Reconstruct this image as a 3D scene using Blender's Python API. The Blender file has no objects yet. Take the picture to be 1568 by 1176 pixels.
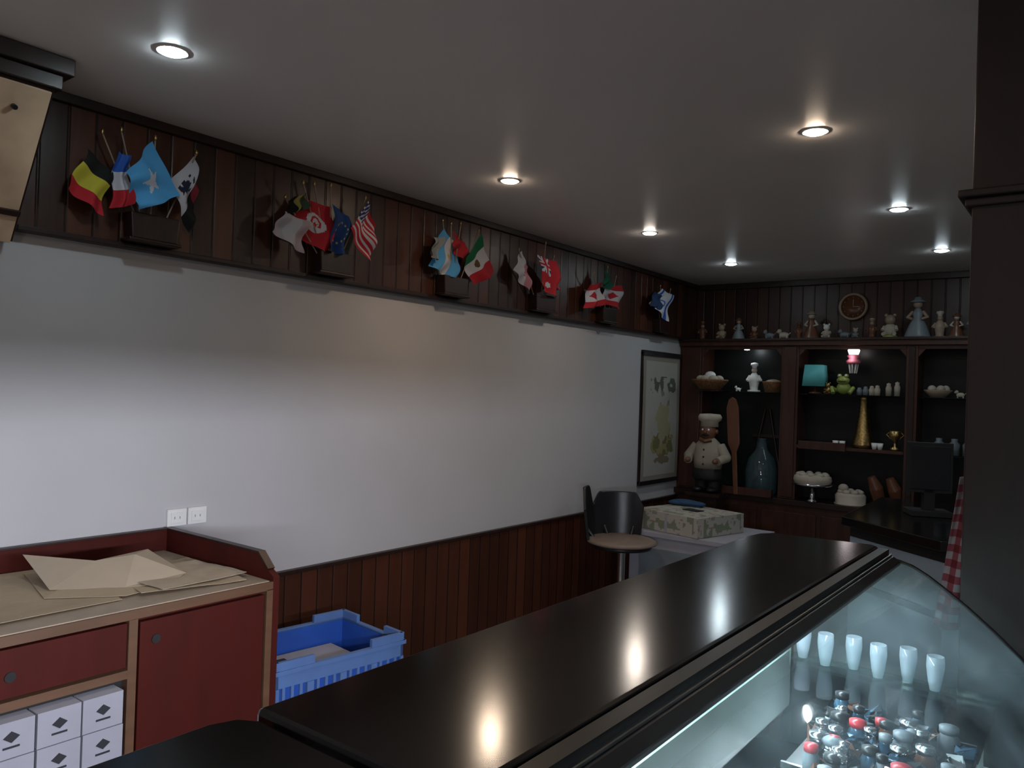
import bpy, bmesh, math, random
from mathutils import Matrix, Vector
random.seed(7)
D=bpy.data; S=bpy.context.scene
S.view_settings.view_transform='Standard'
# ---------------------------------------------------------------- materials
def newmat(name):
    m=D.materials.new(name); m.use_nodes=True; nt=m.node_tree; nt.nodes.clear()
    return m,nt,nt.nodes,nt.links
def pbsdf(nt,rough=.5,metal=0,spec=.5,coat=0):
    b=nt.nodes.new("ShaderNodeBsdfPrincipled"); o=nt.nodes.new("ShaderNodeOutputMaterial")
    nt.links.new(b.outputs[0],o.inputs[0])
    b.inputs['Roughness'].default_value=rough; b.inputs['Metallic'].default_value=metal
    b.inputs['Specular IOR Level'].default_value=spec; b.inputs['Coat Weight'].default_value=coat
    return b
def c4(c): return (c[0],c[1],c[2],1)
def mulc(c,k): return tuple(min(1,x*k) for x in c)
def plain(name,c,rough=.55,metal=0,spec=.4,var=.15,scale=9,bump=0,coat=0):
    m,nt,n,l=newmat(name); b=pbsdf(nt,rough,metal,spec,coat)
    tc=n.new("ShaderNodeTexCoord"); t=n.new("ShaderNodeTexNoise"); t.inputs['Scale'].default_value=scale; t.inputs['Detail'].default_value=5
    l.new(tc.outputs['Object'],t.inputs['Vector'])
    r=n.new("ShaderNodeValToRGB"); r.color_ramp.elements[0].position=.3; r.color_ramp.elements[1].position=.7
    r.color_ramp.elements[0].color=c4(mulc(c,1-var)); r.color_ramp.elements[1].color=c4(mulc(c,1+var*.6))
    l.new(t.outputs['Fac'],r.inputs['Fac']); l.new(r.outputs['Color'],b.inputs['Base Color'])
    if bump:
        bp=n.new("ShaderNodeBump"); bp.inputs['Strength'].default_value=bump; bp.inputs['Distance'].default_value=.01
        t2=n.new("ShaderNodeTexNoise"); t2.inputs['Scale'].default_value=scale*8; l.new(tc.outputs['Object'],t2.inputs['Vector'])
        l.new(t2.outputs['Fac'],bp.inputs['Height']); l.new(bp.outputs[0],b.inputs['Normal'])
    return m
def wood(name,c1,c2,rough=.45,sc=(18,18,1.6),boards=None,spec=.4,coat=0):
    """grain noise stretched along the small-scale axis; boards=(axis,width) adds tongue and groove joints"""
    m,nt,n,l=newmat(name); b=pbsdf(nt,rough,0,spec,coat)
    tc=n.new("ShaderNodeTexCoord"); mp=n.new("ShaderNodeMapping"); mp.inputs['Scale'].default_value=sc
    l.new(tc.outputs['Object'],mp.inputs['Vector'])
    t=n.new("ShaderNodeTexNoise"); t.inputs['Scale'].default_value=1.5; t.inputs['Detail'].default_value=6; t.inputs['Distortion'].default_value=.6
    l.new(mp.outputs[0],t.inputs['Vector'])
    r=n.new("ShaderNodeValToRGB"); r.color_ramp.elements[0].position=.25; r.color_ramp.elements[1].position=.75
    r.color_ramp.elements[0].color=c4(c1); r.color_ramp.elements[1].color=c4(c2)
    if not boards:
        l.new(t.outputs['Fac'],r.inputs['Fac']); l.new(r.outputs['Color'],b.inputs['Base Color']); return m
    ax,w=boards
    sp=n.new("ShaderNodeSeparateXYZ"); l.new(tc.outputs['Object'],sp.inputs[0])
    dv=n.new("ShaderNodeMath"); dv.operation='DIVIDE'; dv.inputs[1].default_value=w; l.new(sp.outputs[ax],dv.inputs[0])
    fl=n.new("ShaderNodeMath"); fl.operation='FLOOR'; l.new(dv.outputs[0],fl.inputs[0])
    wn=n.new("ShaderNodeTexWhiteNoise"); wn.noise_dimensions='1D'; l.new(fl.outputs[0],wn.inputs['W'])
    mx=n.new("ShaderNodeMath"); mx.operation='MULTIPLY_ADD'; mx.inputs[1].default_value=.5
    hf=n.new("ShaderNodeMath"); hf.operation='MULTIPLY'; hf.inputs[1].default_value=.5
    l.new(t.outputs['Fac'],hf.inputs[0]); l.new(wn.outputs['Value'],mx.inputs[0]); l.new(hf.outputs[0],mx.inputs[2])
    l.new(mx.outputs[0],r.inputs['Fac'])
    fr=n.new("ShaderNodeMath"); fr.operation='FRACT'; l.new(dv.outputs[0],fr.inputs[0])
    pp=n.new("ShaderNodeMath"); pp.operation='PINGPONG'; pp.inputs[1].default_value=.5; l.new(fr.outputs[0],pp.inputs[0])
    gr=n.new("ShaderNodeMapRange"); gr.inputs['From Min'].default_value=.02; gr.inputs['From Max'].default_value=.07; l.new(pp.outputs[0],gr.inputs['Value'])
    mc=n.new("ShaderNodeMix"); mc.data_type='RGBA'; mc.inputs[6].default_value=c4(mulc(c1,.5))
    l.new(gr.outputs[0],mc.inputs[0]); l.new(r.outputs['Color'],mc.inputs[7]); l.new(mc.outputs[2],b.inputs['Base Color'])
    bp=n.new("ShaderNodeBump"); bp.inputs['Strength'].default_value=.6; bp.inputs['Distance'].default_value=.006
    l.new(gr.outputs[0],bp.inputs['Height']); l.new(bp.outputs[0],b.inputs['Normal'])
    return m
def vcol(name,rough=.8):
    m,nt,n,l=newmat(name); b=pbsdf(nt,rough,0,.2)
    a=n.new("ShaderNodeAttribute"); a.attribute_name="Col"
    l.new(a.outputs['Color'],b.inputs['Base Color']); return m
def glass(name,tint=(1,1,1),gloss=.0,ior=1.45,frost=None):
    m,nt,n,l=newmat(name); o=n.new("ShaderNodeOutputMaterial")
    t=n.new("ShaderNodeBsdfTransparent"); t.inputs[0].default_value=c4(tint)
    g=n.new("ShaderNodeBsdfGlossy"); g.inputs['Roughness'].default_value=gloss
    f=n.new("ShaderNodeFresnel"); f.inputs[0].default_value=ior
    mx=n.new("ShaderNodeMixShader"); l.new(f.outputs[0],mx.inputs[0]); l.new(t.outputs[0],mx.inputs[1]); l.new(g.outputs[0],mx.inputs[2])
    last=mx
    if frost:
        tr=n.new("ShaderNodeBsdfTranslucent"); tr.inputs[0].default_value=c4(frost[1])
        df=n.new("ShaderNodeBsdfDiffuse"); df.inputs[0].default_value=c4(frost[1])
        m1=n.new("ShaderNodeMixShader"); m1.inputs[0].default_value=.5; l.new(tr.outputs[0],m1.inputs[1]); l.new(df.outputs[0],m1.inputs[2])
        m2=n.new("ShaderNodeMixShader"); m2.inputs[0].default_value=frost[0]; l.new(mx.outputs[0],m2.inputs[1]); l.new(m1.outputs[0],m2.inputs[2]); last=m2
        if len(frost)>2: # pale haze mixed unevenly into the glass colour
            tc=n.new("ShaderNodeTexCoord"); t3=n.new("ShaderNodeTexNoise"); t3.inputs['Scale'].default_value=6; t3.inputs['Detail'].default_value=3
            l.new(tc.outputs['Object'],t3.inputs['Vector']); mr=n.new("ShaderNodeMapRange"); mr.inputs['From Min'].default_value=.35; mr.inputs['From Max'].default_value=.68
            mr.inputs['To Min'].default_value=frost[2]; mr.inputs['To Max'].default_value=frost[0]; l.new(t3.outputs['Fac'],mr.inputs['Value']); l.new(mr.outputs[0],m2.inputs[0])
    l.new(last.outputs[0],o.inputs[0])
    return m
def emit(name,c,s):
    m,nt,n,l=newmat(name); o=n.new("ShaderNodeOutputMaterial"); e=n.new("ShaderNodeEmission")
    e.inputs[0].default_value=c4(c); e.inputs[1].default_value=s; l.new(e.outputs[0],o.inputs[0]); return m

WALL=plain("white_wall_paint",(.46,.45,.46),.75,var=.03,scale=3,bump=.05)
CEIL=plain("ceiling_paint",(.76,.73,.71),.38,var=.03,scale=2)
FLOOR=plain("floor_tiles",(.17,.15,.13),.4,var=.3,scale=6)
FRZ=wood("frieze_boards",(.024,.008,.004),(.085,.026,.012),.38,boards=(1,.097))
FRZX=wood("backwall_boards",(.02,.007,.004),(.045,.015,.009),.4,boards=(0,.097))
WAIN=wood("wainscot_boards",(.036,.010,.005),(.075,.022,.010),.5,boards=(1,.095),spec=.25)
DWOOD=wood("dark_wood",(.010,.005,.004),(.028,.011,.007),.4)
POSTW=wood("post_wood",(.012,.007,.007),(.026,.013,.012),.5)
SHW=wood("shelving_wood",(.028,.010,.006),(.065,.023,.013),.4)
REDW=wood("red_cabinet_door",(.042,.006,.004),(.060,.008,.005),.6,sc=(8,8,1.5),spec=.15)
EDGE=wood("oak_edge",(.08,.04,.02),(.13,.065,.035),.5,sc=(14,2,14))
LAM=plain("bench_laminate",(.32,.25,.18),.5,var=.12,scale=14)
KRAFT=plain("kraft_paper",(.38,.30,.20),.85,var=.1,scale=5,bump=.1)
KRAFT2=plain("greaseproof_paper",(.42,.34,.25),.8,var=.08,scale=4,bump=.1)
PARCH=plain("marbled_panel",(.60,.43,.29),.5,var=.35,scale=5)
CTOP=wood("counter_lacquer",(.003,.003,.003),(.006,.005,.005),.15,sc=(14,1.2,14),spec=.9)
BLK=plain("black_plastic",(.012,.012,.014),.35)
BLKM=plain("matte_black",(.01,.01,.01),.7)
CHROME=plain("chrome",(.6,.6,.62),.2,metal=1,var=.03)
ALU=plain("aluminium_trim",(.35,.36,.37),.32,metal=1,var=.05)
BLUE=plain("blue_crate_plastic",(.018,.07,.33),.42,var=.1)
NAVY=plain("navy_cloth",(.015,.05,.11),.8,var=.2)
LBLUE=plain("light_blue_crate",(.08,.15,.33),.45,var=.1)
WHITE=plain("white_ceramic",(.72,.72,.70),.3,var=.05)
CARD=plain("white_cardboard",(.28,.28,.32),.8,var=.06)
INK=plain("black_ink",(.02,.02,.025),.8)
CREAM=plain("cream_cloth",(.42,.37,.30),.8)
DULL=plain("chef_jacket",(.30,.26,.20),.85)
SKIN=plain("painted_skin",(.16,.07,.04),.5)
BROWN=plain("brown_glaze",(.13,.05,.025),.35)
WICK=plain("wicker",(.22,.11,.05),.7,var=.5,scale=60)
GOLD=plain("brass_gold",(.50,.35,.14),.35,metal=1,var=.5,scale=70)
TEAL=plain("teal_card",(.12,.50,.52),.6,var=.1)
PINK=plain("pink_glaze",(.70,.18,.25),.4)
GREEN=plain("green_glaze",(.27,.34,.08),.35)
GREY=plain("grey_glaze",(.16,.19,.21),.45)
TAN=plain("tan_glaze",(.28,.21,.15),.45)
RED=plain("red_plastic",(.4,.03,.04),.35)
SEAT=plain("beige_seat_vinyl",(.20,.15,.12),.5)
PALEBLUE=plain("freezer_enamel",(.26,.35,.45),.3,var=.05)
DOORW=plain("opal_sliding_door",(.36,.47,.44),.25,var=.35,scale=4)
MIRROR=plain("dark_mirror",(.008,.009,.009),.35,spec=.25,var=.1)
GLS=glass("display_glass",(.92,.97,.96),.03,1.55,frost=(.24,(.42,.52,.58),.05))
EGL=glass("frosted_end_glass",(.85,.95,.93),.05,1.5,frost=(.34,(.42,.52,.58),.12))
SGL=glass("shelf_glass",(.6,.75,.7),.03,1.5)
SGC=glass("case_shelf_glass",(.80,.92,.88),.03,1.5)
BOTG=glass("bottle_glass",(.5,.7,.72),.05,1.7,frost=(.18,(.35,.5,.55)))
FRO=glass("streak_tumbler",(.9,.97,1),.05,1.8,frost=(.42,(.8,.88,.95)))
VC=vcol("printed_cloth"); VP=vcol("printed_paper",.6)
TUBE=emit("fluorescent_tube",(.72,.93,1),12)

# ---------------------------------------------------------------- mesh builder
class B:
    def __init__(s,name):
        s.name=name; s.bm=bmesh.new(); s.mats=[]; s.col=s.bm.loops.layers.float_color.new("Col"); s.T=Matrix.Identity(4)
    def mi(s,m):
        if m not in s.mats: s.mats.append(m)
        return s.mats.index(m)
    def add(s,vs,fs,m,smooth=False,cols=None):
        bv=[s.bm.verts.new(s.T@Vector(v)) for v in vs]; k=s.mi(m)
        for i,f in enumerate(fs):
            try: fa=s.bm.faces.new([bv[j] for j in f])
            except ValueError: continue
            fa.material_index=k; fa.smooth=smooth
            c=cols[i] if cols else (1,1,1)
            for lp in fa.loops: lp[s.col]=(c[0],c[1],c[2],1)
    def box(s,x0,x1,y0,y1,z0,z1,m):
        v=[(x,y,z) for z in(z0,z1) for y in(y0,y1) for x in(x0,x1)]
        s.add(v,[(0,2,3,1),(4,5,7,6),(0,1,5,4),(2,6,7,3),(0,4,6,2),(1,3,7,5)],m)
    def prism(s,poly,z0,z1,m,ax=2):
        def P(a,b,c): return (a,b,c) if ax==2 else ((a,c,b) if ax==1 else (c,a,b))
        n=len(poly); v=[P(a,b,z0) for a,b in poly]+[P(a,b,z1) for a,b in poly]
        s.add(v,[tuple(range(n))[::-1],tuple(range(n,2*n))]+[(i,(i+1)%n,n+(i+1)%n,n+i) for i in range(n)],m)
    def cyl(s,p0,p1,r0,r1,m,seg=16,smooth=True):
        p0=Vector(p0); p1=Vector(p1); d=(p1-p0).normalized(); a=d.orthogonal().normalized(); b=d.cross(a)
        v=[]
        for p,r in((p0,r0),(p1,r1)):
            v+=[p+(a*math.cos(2*math.pi*i/seg)+b*math.sin(2*math.pi*i/seg))*r for i in range(seg)]
        s.add(v,[(i,(i+1)%seg,seg+(i+1)%seg,seg+i) for i in range(seg)],m,smooth)
        s.add(v[:seg],[tuple(range(seg))[::-1]],m); s.add(v[seg:],[tuple(range(seg))],m)
    def lathe(s,prof,c,m,seg=20,sy=1,cap=True):
        v=[];n=len(prof)
        for r,z in prof:
            for i in range(seg):
                a=2*math.pi*i/seg; v.append((c[0]+r*math.cos(a),c[1]+r*math.sin(a)*sy,c[2]+z))
        f=[(k*seg+i,k*seg+(i+1)%seg,(k+1)*seg+(i+1)%seg,(k+1)*seg+i) for k in range(n-1) for i in range(seg)]
        if cap: f+=[tuple(range(seg))[::-1],tuple(range((n-1)*seg,n*seg))]
        s.add(v,f,m,True)
    def ball(s,c,r,m,seg=14):
        if not isinstance(r,tuple): r=(r,r,r)
        n=9; v=[];
        for k in range(n+1):
            t=math.pi*k/n
            for i in range(seg):
                a=2*math.pi*i/seg; v.append((c[0]+r[0]*max(math.sin(t),.01)*math.cos(a),c[1]+r[1]*max(math.sin(t),.01)*math.sin(a),c[2]-r[2]*math.cos(t)))
        f=[(k*seg+i,k*seg+(i+1)%seg,(k+1)*seg+(i+1)%seg,(k+1)*seg+i) for k in range(n) for i in range(seg)]
        f+=[tuple(range(seg))[::-1],tuple(range(n*seg,(n+1)*seg))]
        s.add(v,f,m,True)
    def tube(s,pts,rs,m,seg=10):
        if not isinstance(rs,(list,tuple)): rs=[rs]*len(pts)
        for i in range(len(pts)-1): s.cyl(pts[i],pts[i+1],rs[i],rs[i+1],m,seg)
        for p,r in list(zip(pts,rs))[1:-1]: s.ball(p,r,m,seg)
    def grid(s,fn,nu,nv,m,cf=None,smooth=True):
        v=[fn(i/nu,j/nv) for j in range(nv+1) for i in range(nu+1)]; w=nu+1
        f=[];c=[]
        for j in range(nv):
            for i in range(nu):
                f.append((j*w+i,j*w+i+1,(j+1)*w+i+1,(j+1)*w+i)); c.append(cf((i+.5)/nu,(j+.5)/nv) if cf else (1,1,1))
        s.add(v,f,m,smooth,c)
    def done(s,bev=0,solid=0,parent=None,fixn=True):
        if fixn: bmesh.ops.recalc_face_normals(s.bm,faces=s.bm.faces)
        me=D.meshes.new(s.name); s.bm.to_mesh(me); s.bm.free()
        for m in s.mats: me.materials.append(m)
        ob=D.objects.new(s.name,me); S.collection.objects.link(ob)
        if solid:
            md=ob.modifiers.new("thickness",'SOLIDIFY'); md.thickness=solid; md.offset=0
        if bev:
            md=ob.modifiers.new("bevel",'BEVEL'); md.width=bev; md.segments=2; md.limit_method='ANGLE'; md.angle_limit=math.radians(50)
        if parent: ob.parent=parent
        return ob
def one(name,args,m,bev=0):
    b=B(name); b.box(*args,m); return b.done(bev)

# ---------------------------------------------------------------- room shell
one("floor",(-.1,5.6,-2.6,6.82,-.1,0),FLOOR)
one("ceiling",(-.1,5.6,-2.6,6.82,2.6,2.7),CEIL)
one("wall_left",(-.1,0,-2.6,6.82,0,2.6),WALL)
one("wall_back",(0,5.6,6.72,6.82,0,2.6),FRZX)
one("wall_right",(5.5,5.6,-2.6,6.72,0,2.6),WALL)
b=B("trim_frieze"); b.box(0,.03,1.1,6.72,2.09,2.6,FRZ); b.box(0,.05,1.1,6.72,2.085,2.105,DWOOD); b.box(0,.055,1.1,6.72,2.565,2.6,DWOOD); b.done(.003)
b=B("trim_wainscot"); b.box(0,.02,1.73,6.42,.0,.70,WAIN); b.box(0,.03,1.73,6.42,.70,.72,DWOOD); b.done(.003)
b=B("trim_cornice"); b.box(.06,4.5,6.68,6.72,2.55,2.6,DWOOD); b.done(.004)
one("baseboard_left",(.02,.035,1.73,6.42,0,.09),DWOOD,.003)

# ---------------------------------------------------------------- ceiling downlights
warm=(1,.66,.42); cool=(.72,.88,1); neu=(1,.82,.66)
WM=emit("lamp_warm",(1,.78,.58),170); CM=emit("lamp_cool",(.78,.93,1),140); NM=emit("lamp_neutral",(1,.88,.76),170)
RIM=plain("white_rim",(.7,.68,.66),.4)
LI=[(.72,1.26,cool,CM,4),(2.14,2.99,warm,WM,10),(.72,2.97,warm,WM,13),(.74,4.38,neu,NM,7),(2.15,4.42,cool,CM,7),(2.15,5.74,cool,CM,3),(.75,5.68,cool,CM,3.5),(2.14,1.26,warm,WM,9),(3.58,2.98,cool,CM,10),(3.58,4.42,cool,CM,8)]  # customer-side pair is unseen, added for reflections in the case glass
for x,y,c,m,e in LI:
    b=B("ceiling_downlight")
    b.lathe([(.050,0),(.050,-.003),(.045,-.004),(.041,-.003)],(x,y,2.6),RIM,28,cap=False)
    b.lathe([(.041,0),(.041,-.003),(.034,-.008),(.020,-.011),(.0,-.012)],(x,y,2.6),m,28)
    b.done()
    L=D.lights.new("downlight_beam",'SPOT'); L.energy=e; L.color=c; L.spot_size=math.radians(140); L.spot_blend=1; L.shadow_soft_size=.04
    o=D.objects.new("downlight_beam",L); o.location=(x,y,2.58); S.collection.objects.link(o)

# ---------------------------------------------------------------- unseen pendant behind the camera, added to brighten the ceiling
PG=emit("fill_globe",(1,.88,.76),4)
x,y=3.0,-1.3
b=B("fill_pendant"); b.ball((x,y,2.0),.11,PG,20); b.cyl((x,y,2.11),(x,y,2.6),.005,.005,BLK,8); b.lathe([(.0,0),(.05,0),(.04,.03),(.0,.035)],(x,y,2.10),ALU,16); b.done()
L=D.lights.new("ceiling_fill_light",'POINT'); L.energy=22; L.color=(1,.89,.82); L.shadow_soft_size=.12; o=D.objects.new("ceiling_fill_light",L); o.location=(x,y,1.84); S.collection.objects.link(o)

# ---------------------------------------------------------------- wall canopy (sloping overhead box, near left)
b=B("overhead_canopy")
b.prism([(0.031,2.06),(.05,2.04),(.34,2.50),(.34,2.52),(0.031,2.52)],-1.6,1.085,DWOOD,ax=1)
def slope(t,off): # point on the sloping face
    return (.05+(.29)*t+off*.84, 2.04+.46*t-off*.54)
def slab(t0,t1,y0,y1,o0,o1,m):
    p=[slope(t0,o0),slope(t1,o0),slope(t1,o1),slope(t0,o1)]; b.prism(p,y0,y1,m,ax=1)
slab(.22,.985,-1.6,1.075,.001,.012,PARCH); slab(.0,.19,-1.6,1.075,.001,.012,PARCH); slab(.185,.225,-1.6,1.08,.001,.02,DWOOD)
b.box(0.004,.36,-1.6,1.10,2.50,2.545,DWOOD); b.box(0.004,.385,-1.6,1.125,2.545,2.598,DWOOD)
x,z=slope(.85,.02); b.cyl((x-.01,.98,z+.005),(x+.008,.98,z-.004),.008,.008,BLK)
b.done(.003)

# ---------------------------------------------------------------- flags
def vn(x,y):
    def h(i,j): 
        s=math.sin(i*127.1+j*311.7)*43758.5453; return s-math.floor(s)
    i,j=math.floor(x),math.floor(y); f,g=x-i,y-j
    return (h(i,j)*(1-f)+h(i+1,j)*f)*(1-g)+(h(i,j+1)*(1-f)+h(i+1,j+1)*f)*g
def tri_h(*cs): return lambda u,v: cs[min(len(cs)-1,int(u*len(cs)))]
def tri_v(*cs): return lambda u,v: cs[min(len(cs)-1,int(v*len(cs)))]
W_=(.50,.50,.54);R_=(.40,.02,.03);N_=(.012,.02,.12);Y_=(.50,.46,.05);K_=(.012,.012,.012);LB=(.08,.32,.60);G_=(.01,.13,.05)
def star(u,v,cu,cv,r,asp=1.4):
    x=(u-cu)*asp; y=v-cv; d=math.hypot(x,y); 
    if d>r: return False
    a=(math.atan2(x,-y))%(2*math.pi/5); a=min(a,2*math.pi/5-a)
    R=r; ri=.4*r; A=math.pi/5
    px,py=R,0; qx,qy=ri*math.cos(A),ri*math.sin(A)
    X,Y=d*math.cos(a),d*math.sin(a)
    return (qx-px)*(Y-py)-(qy-py)*(X-px)>0
def somali(u,v): return W_ if star(u,v,.5,.5,.30,1.1) else LB
def tunis(u,v):
    d=math.hypot((u-.5)*1.3,v-.5)
    if d<.29:
        if (.12<d<.19 and u<.56) or star(u,v,.55,.5,.10,1.3): return R_
        return W_
    return R_
def eu(u,v):
    for k in range(12):
        if math.hypot((u-.5)*1.3-.30*math.cos(k*math.pi/6),v-.5-.30*math.sin(k*math.pi/6))<.035: return (.35,.32,.12)
    return (.018,.05,.17)
def usa(u,v):
    if u<.42 and v<.54: return W_ if (int(u*24)+int(v*18))%3==0 else N_
    return R_ if int(v*13)%2==0 else W_
def eagle(u,v):
    if u>.66: return K_ if v>.25 else (.20,.02,.03)
    if .18<u<.55 and .25<v<.8 and vn(u*14,v*14)>.45: return (.02,.025,.05)
    return W_
def mex(u,v):
    if math.hypot((u-.5)*1.3,v-.5)<.12: return (.10,.06,.02)
    return (G_,W_,R_)[min(2,int(u*3))]
def arg(u,v):
    if math.hypot((u-.5)*1.3,v-.5)<.10: return (.5,.35,.08)
    return (LB,W_,LB)[min(2,int(v*3))]
def ensign(u,v):
    if u<.5 and v<.55:
        x=u/.5;y=v/.55
        if abs(x-.5)<.09 or abs(y-.5)<.12: return R_
        if abs(x-.5)<.17 or abs(y-.5)<.22: return W_
        if abs(x-y)<.12 or abs(x+y-1)<.12: return W_
        return N_
    return W_ if math.hypot((u-.75)*1.3,v-.5)<.1 else R_
def wales(u,v):
    if math.hypot((u-.5),v-.5)<.2 and int(u*22+v*13)%2: return R_
    return W_ if v<.7 else (.45,.2,.25)
def canada(u,v):
    if u<.26 or u>.74: return R_
    return R_ if abs(u-.5)*1.4+abs(v-.5)<.24 else W_
def israel(u,v):
    if .1<v<.25 or .75<v<.9: return (.03,.10,.40)
    d=math.hypot((u-.5)*1.3,v-.5); return (.03,.10,.40) if .10<d<.16 else W_
def plainf(c): return lambda u,v:c
FL=[("belgian_flag",[(1.30,2.41),(1.39,2.35),(1.36,2.18),(1.23,2.25)],tri_h(K_,Y_,R_),(1.35,2.48),0),
("french_flag",[(1.39,2.42),(1.44,2.42),(1.46,2.24),(1.38,2.21)],tri_h((.03,.10,.40),W_,R_),(1.41,2.50),0),
("somali_flag",[(1.52,2.49),(1.64,2.31),(1.48,2.22),(1.43,2.35)],somali,(1.53,2.50),0),
("eagle_flag",[(1.72,2.49),(1.60,2.35),(1.71,2.18),(1.725,2.35)],eagle,(1.72,2.50),0),
("grey_flag",[(2.13,2.35),(2.27,2.33),(2.24,2.18),(2.07,2.25)],tri_v((.40,.38,.42),(.46,.45,.47),(.40,.33,.36)),(2.14,2.41),1),
("german_flag",[(2.16,2.42),(2.24,2.46),(2.24,2.38),(2.14,2.34)],tri_v(K_,(.3,.25,.06),(.06,.1,.06)),(2.22,2.49),1),
("tunisian_flag",[(2.26,2.44),(2.42,2.43),(2.41,2.20),(2.16,2.30)],tunis,(2.31,2.51),1),
("european_flag",[(2.41,2.44),(2.51,2.40),(2.50,2.22),(2.39,2.21)],eu,(2.39,2.52),1),
("american_flag",[(2.59,2.49),(2.49,2.34),(2.63,2.19),(2.66,2.38)],usa,(2.59,2.50),1),
("argentine_flag",[(3.19,2.47),(3.35,2.37),(3.30,2.21),(3.10,2.25)],arg,(3.19,2.51),2),
("red_flag",[(3.27,2.47),(3.37,2.42),(3.36,2.31),(3.25,2.38)],plainf((.35,.02,.03)),(3.24,2.50),2),
("green_flag",[(3.08,2.40),(3.17,2.42),(3.12,2.28),(3.06,2.30)],plainf((.20,.22,.22)),(3.30,2.51),2),
("mexican_flag",[(3.50,2.50),(3.38,2.34),(3.44,2.18),(3.66,2.29)],mex,(3.50,2.51),2),
("welsh_flag",[(3.90,2.46),(3.97,2.37),(3.99,2.22),(3.83,2.33)],wales,(3.87,2.46),3),
("british_ensign_flag",[(4.06,2.46),(4.27,2.45),(4.30,2.21),(4.10,2.26)],ensign,(4.13,2.54),3),
("navy_flag",[(4.22,2.44),(4.36,2.36),(4.36,2.28),(4.25,2.26)],tri_v((.02,.03,.10),(.35,.03,.04)),(4.28,2.48),3),
("danish_flag",[(4.69,2.35),(4.86,2.39),(4.91,2.23),(4.65,2.18)],canada,(4.76,2.44),4),
("brazilian_flag",[(4.92,2.49),(4.98,2.42),(4.96,2.34),(4.86,2.38)],plainf((.01,.10,.06)),(4.92,2.50),4),
("canadian_flag",[(4.93,2.39),(5.20,2.41),(5.20,2.23),(4.90,2.26)],canada,(5.11,2.46),4),
("israeli_flag",[(5.80,2.46),(6.04,2.43),(5.94,2.20),(5.61,2.32)],israel,(5.99,2.47),5),
("navy_flag",[(5.66,2.42),(5.80,2.40),(5.76,2.28),(5.62,2.30)],plainf((.02,.04,.10)),(5.77,2.47),5)]
HB=[(1.47,1.65),(2.36,2.54),(3.22,3.41),(4.10,4.31),(4.94,5.12),(5.85,6.01)]
for k,(a,c) in enumerate(HB):
    b=B("flag_holder_block"); b.prism([(a,2.12),(c,2.12),(c+.008,2.22),(a-.008,2.22)],.031,.10,DWOOD,ax=0)
    b.prism([(a-.015,2.108),(c+.015,2.108),(c+.015,2.122),(a-.015,2.122)],.031,.11,DWOOD,ax=0)
    b.done(.005)
for i,(nm,q,cf,top,g) in enumerate(FL):
    b=B(nm); q=[Vector(p) for p in q]; ph=i*1.7; xo=.095+.018*(i%3)
    foot=Vector(((HB[g][0]+HB[g][1])/2+((top[0]-(HB[g][0]+HB[g][1])/2)*.3),2.2))
    def fn(u,v,q=q,ph=ph,xo=xo):
        p=(q[0]*(1-v)+q[1]*v)*(1-u)+(q[3]*(1-v)+q[2]*v)*u
        return (xo+.014*math.sin(v*9+ph+u*3)*(0.3+u)+.009*math.sin(u*7+ph),p.x+.006*math.sin(u*8+ph),p.y-.006*math.sin(v*math.pi))
    b.grid(fn,42,34,VC,cf)
    b.cyl((.07,foot.x,foot.y),(xo-.004,top[0],top[1]),.0032,.0032,TAN,8)
    b.ball((xo-.004,top[0],top[1]+.006),(.006,.006,.012),GOLD,8)
    b.done()

# ---------------------------------------------------------------- poster & outlet on left wall
b=B("wall_poster")
def art(u,v):
    if u<.07 or u>.93 or v<.05 or v>.95: return (.24,.22,.19)
    c=(.36,.35,.31)
    n=vn(u*16,v*26)*2-1
    if .70<v<.84 and .20<u<.88 and n>-.15+abs(v-.78)*7: c=(.10,.11,.09)
    if .60<v<.72 and .45<u<.72 and n>-.1: c=(.20,.20,.15)
    d=math.hypot((u-.55)/.28,(v-.30)/.13)
    if d<1+.35*n: c=(.28,.26,.12) if n>-.1 else (.18,.14,.08)
    if math.hypot((u-.55)/.18,(v-.46)/.16)<1+.3*n: c=(.32,.30,.19)
    if math.hypot((u-.38)/.08,(v-.30)/.05)<1+.4*n or math.hypot((u-.76)/.08,(v-.27)/.05)<1+.4*n: c=(.15,.16,.07)
    if math.hypot((u-.55)/.20,(v-.17)/.035)<1+.4*n: c=(.20,.16,.11)
    return c
b.grid(lambda u,v:(.022+.004*math.sin(v*4),5.73+.68*u,.87+1.05*v),70,110,VP,art)
b.box(.002,.03,5.715,6.425,1.915,1.955,BLK); b.box(.002,.03,5.715,6.425,.845,.88,BLK)
b.box(.002,.018,5.715,5.735,.86,1.94,DWOOD); b.box(.002,.018,6.405,6.425,.86,1.94,DWOOD)
b.done()
b=B("power_outlet")
for y0 in(1.70,1.79):
    b.box(0.001,.012,y0,y0+.083,.992,1.06,WHITE); b.box(.012,.016,y0+.015,y0+.068,1.005,1.047,WHITE)
    b.box(.016,.0165,y0+.028,y0+.031,1.020,1.03,GREY); b.box(.016,.0165,y0+.050,y0+.053,1.020,1.03,GREY)
b.done(.002)

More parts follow.
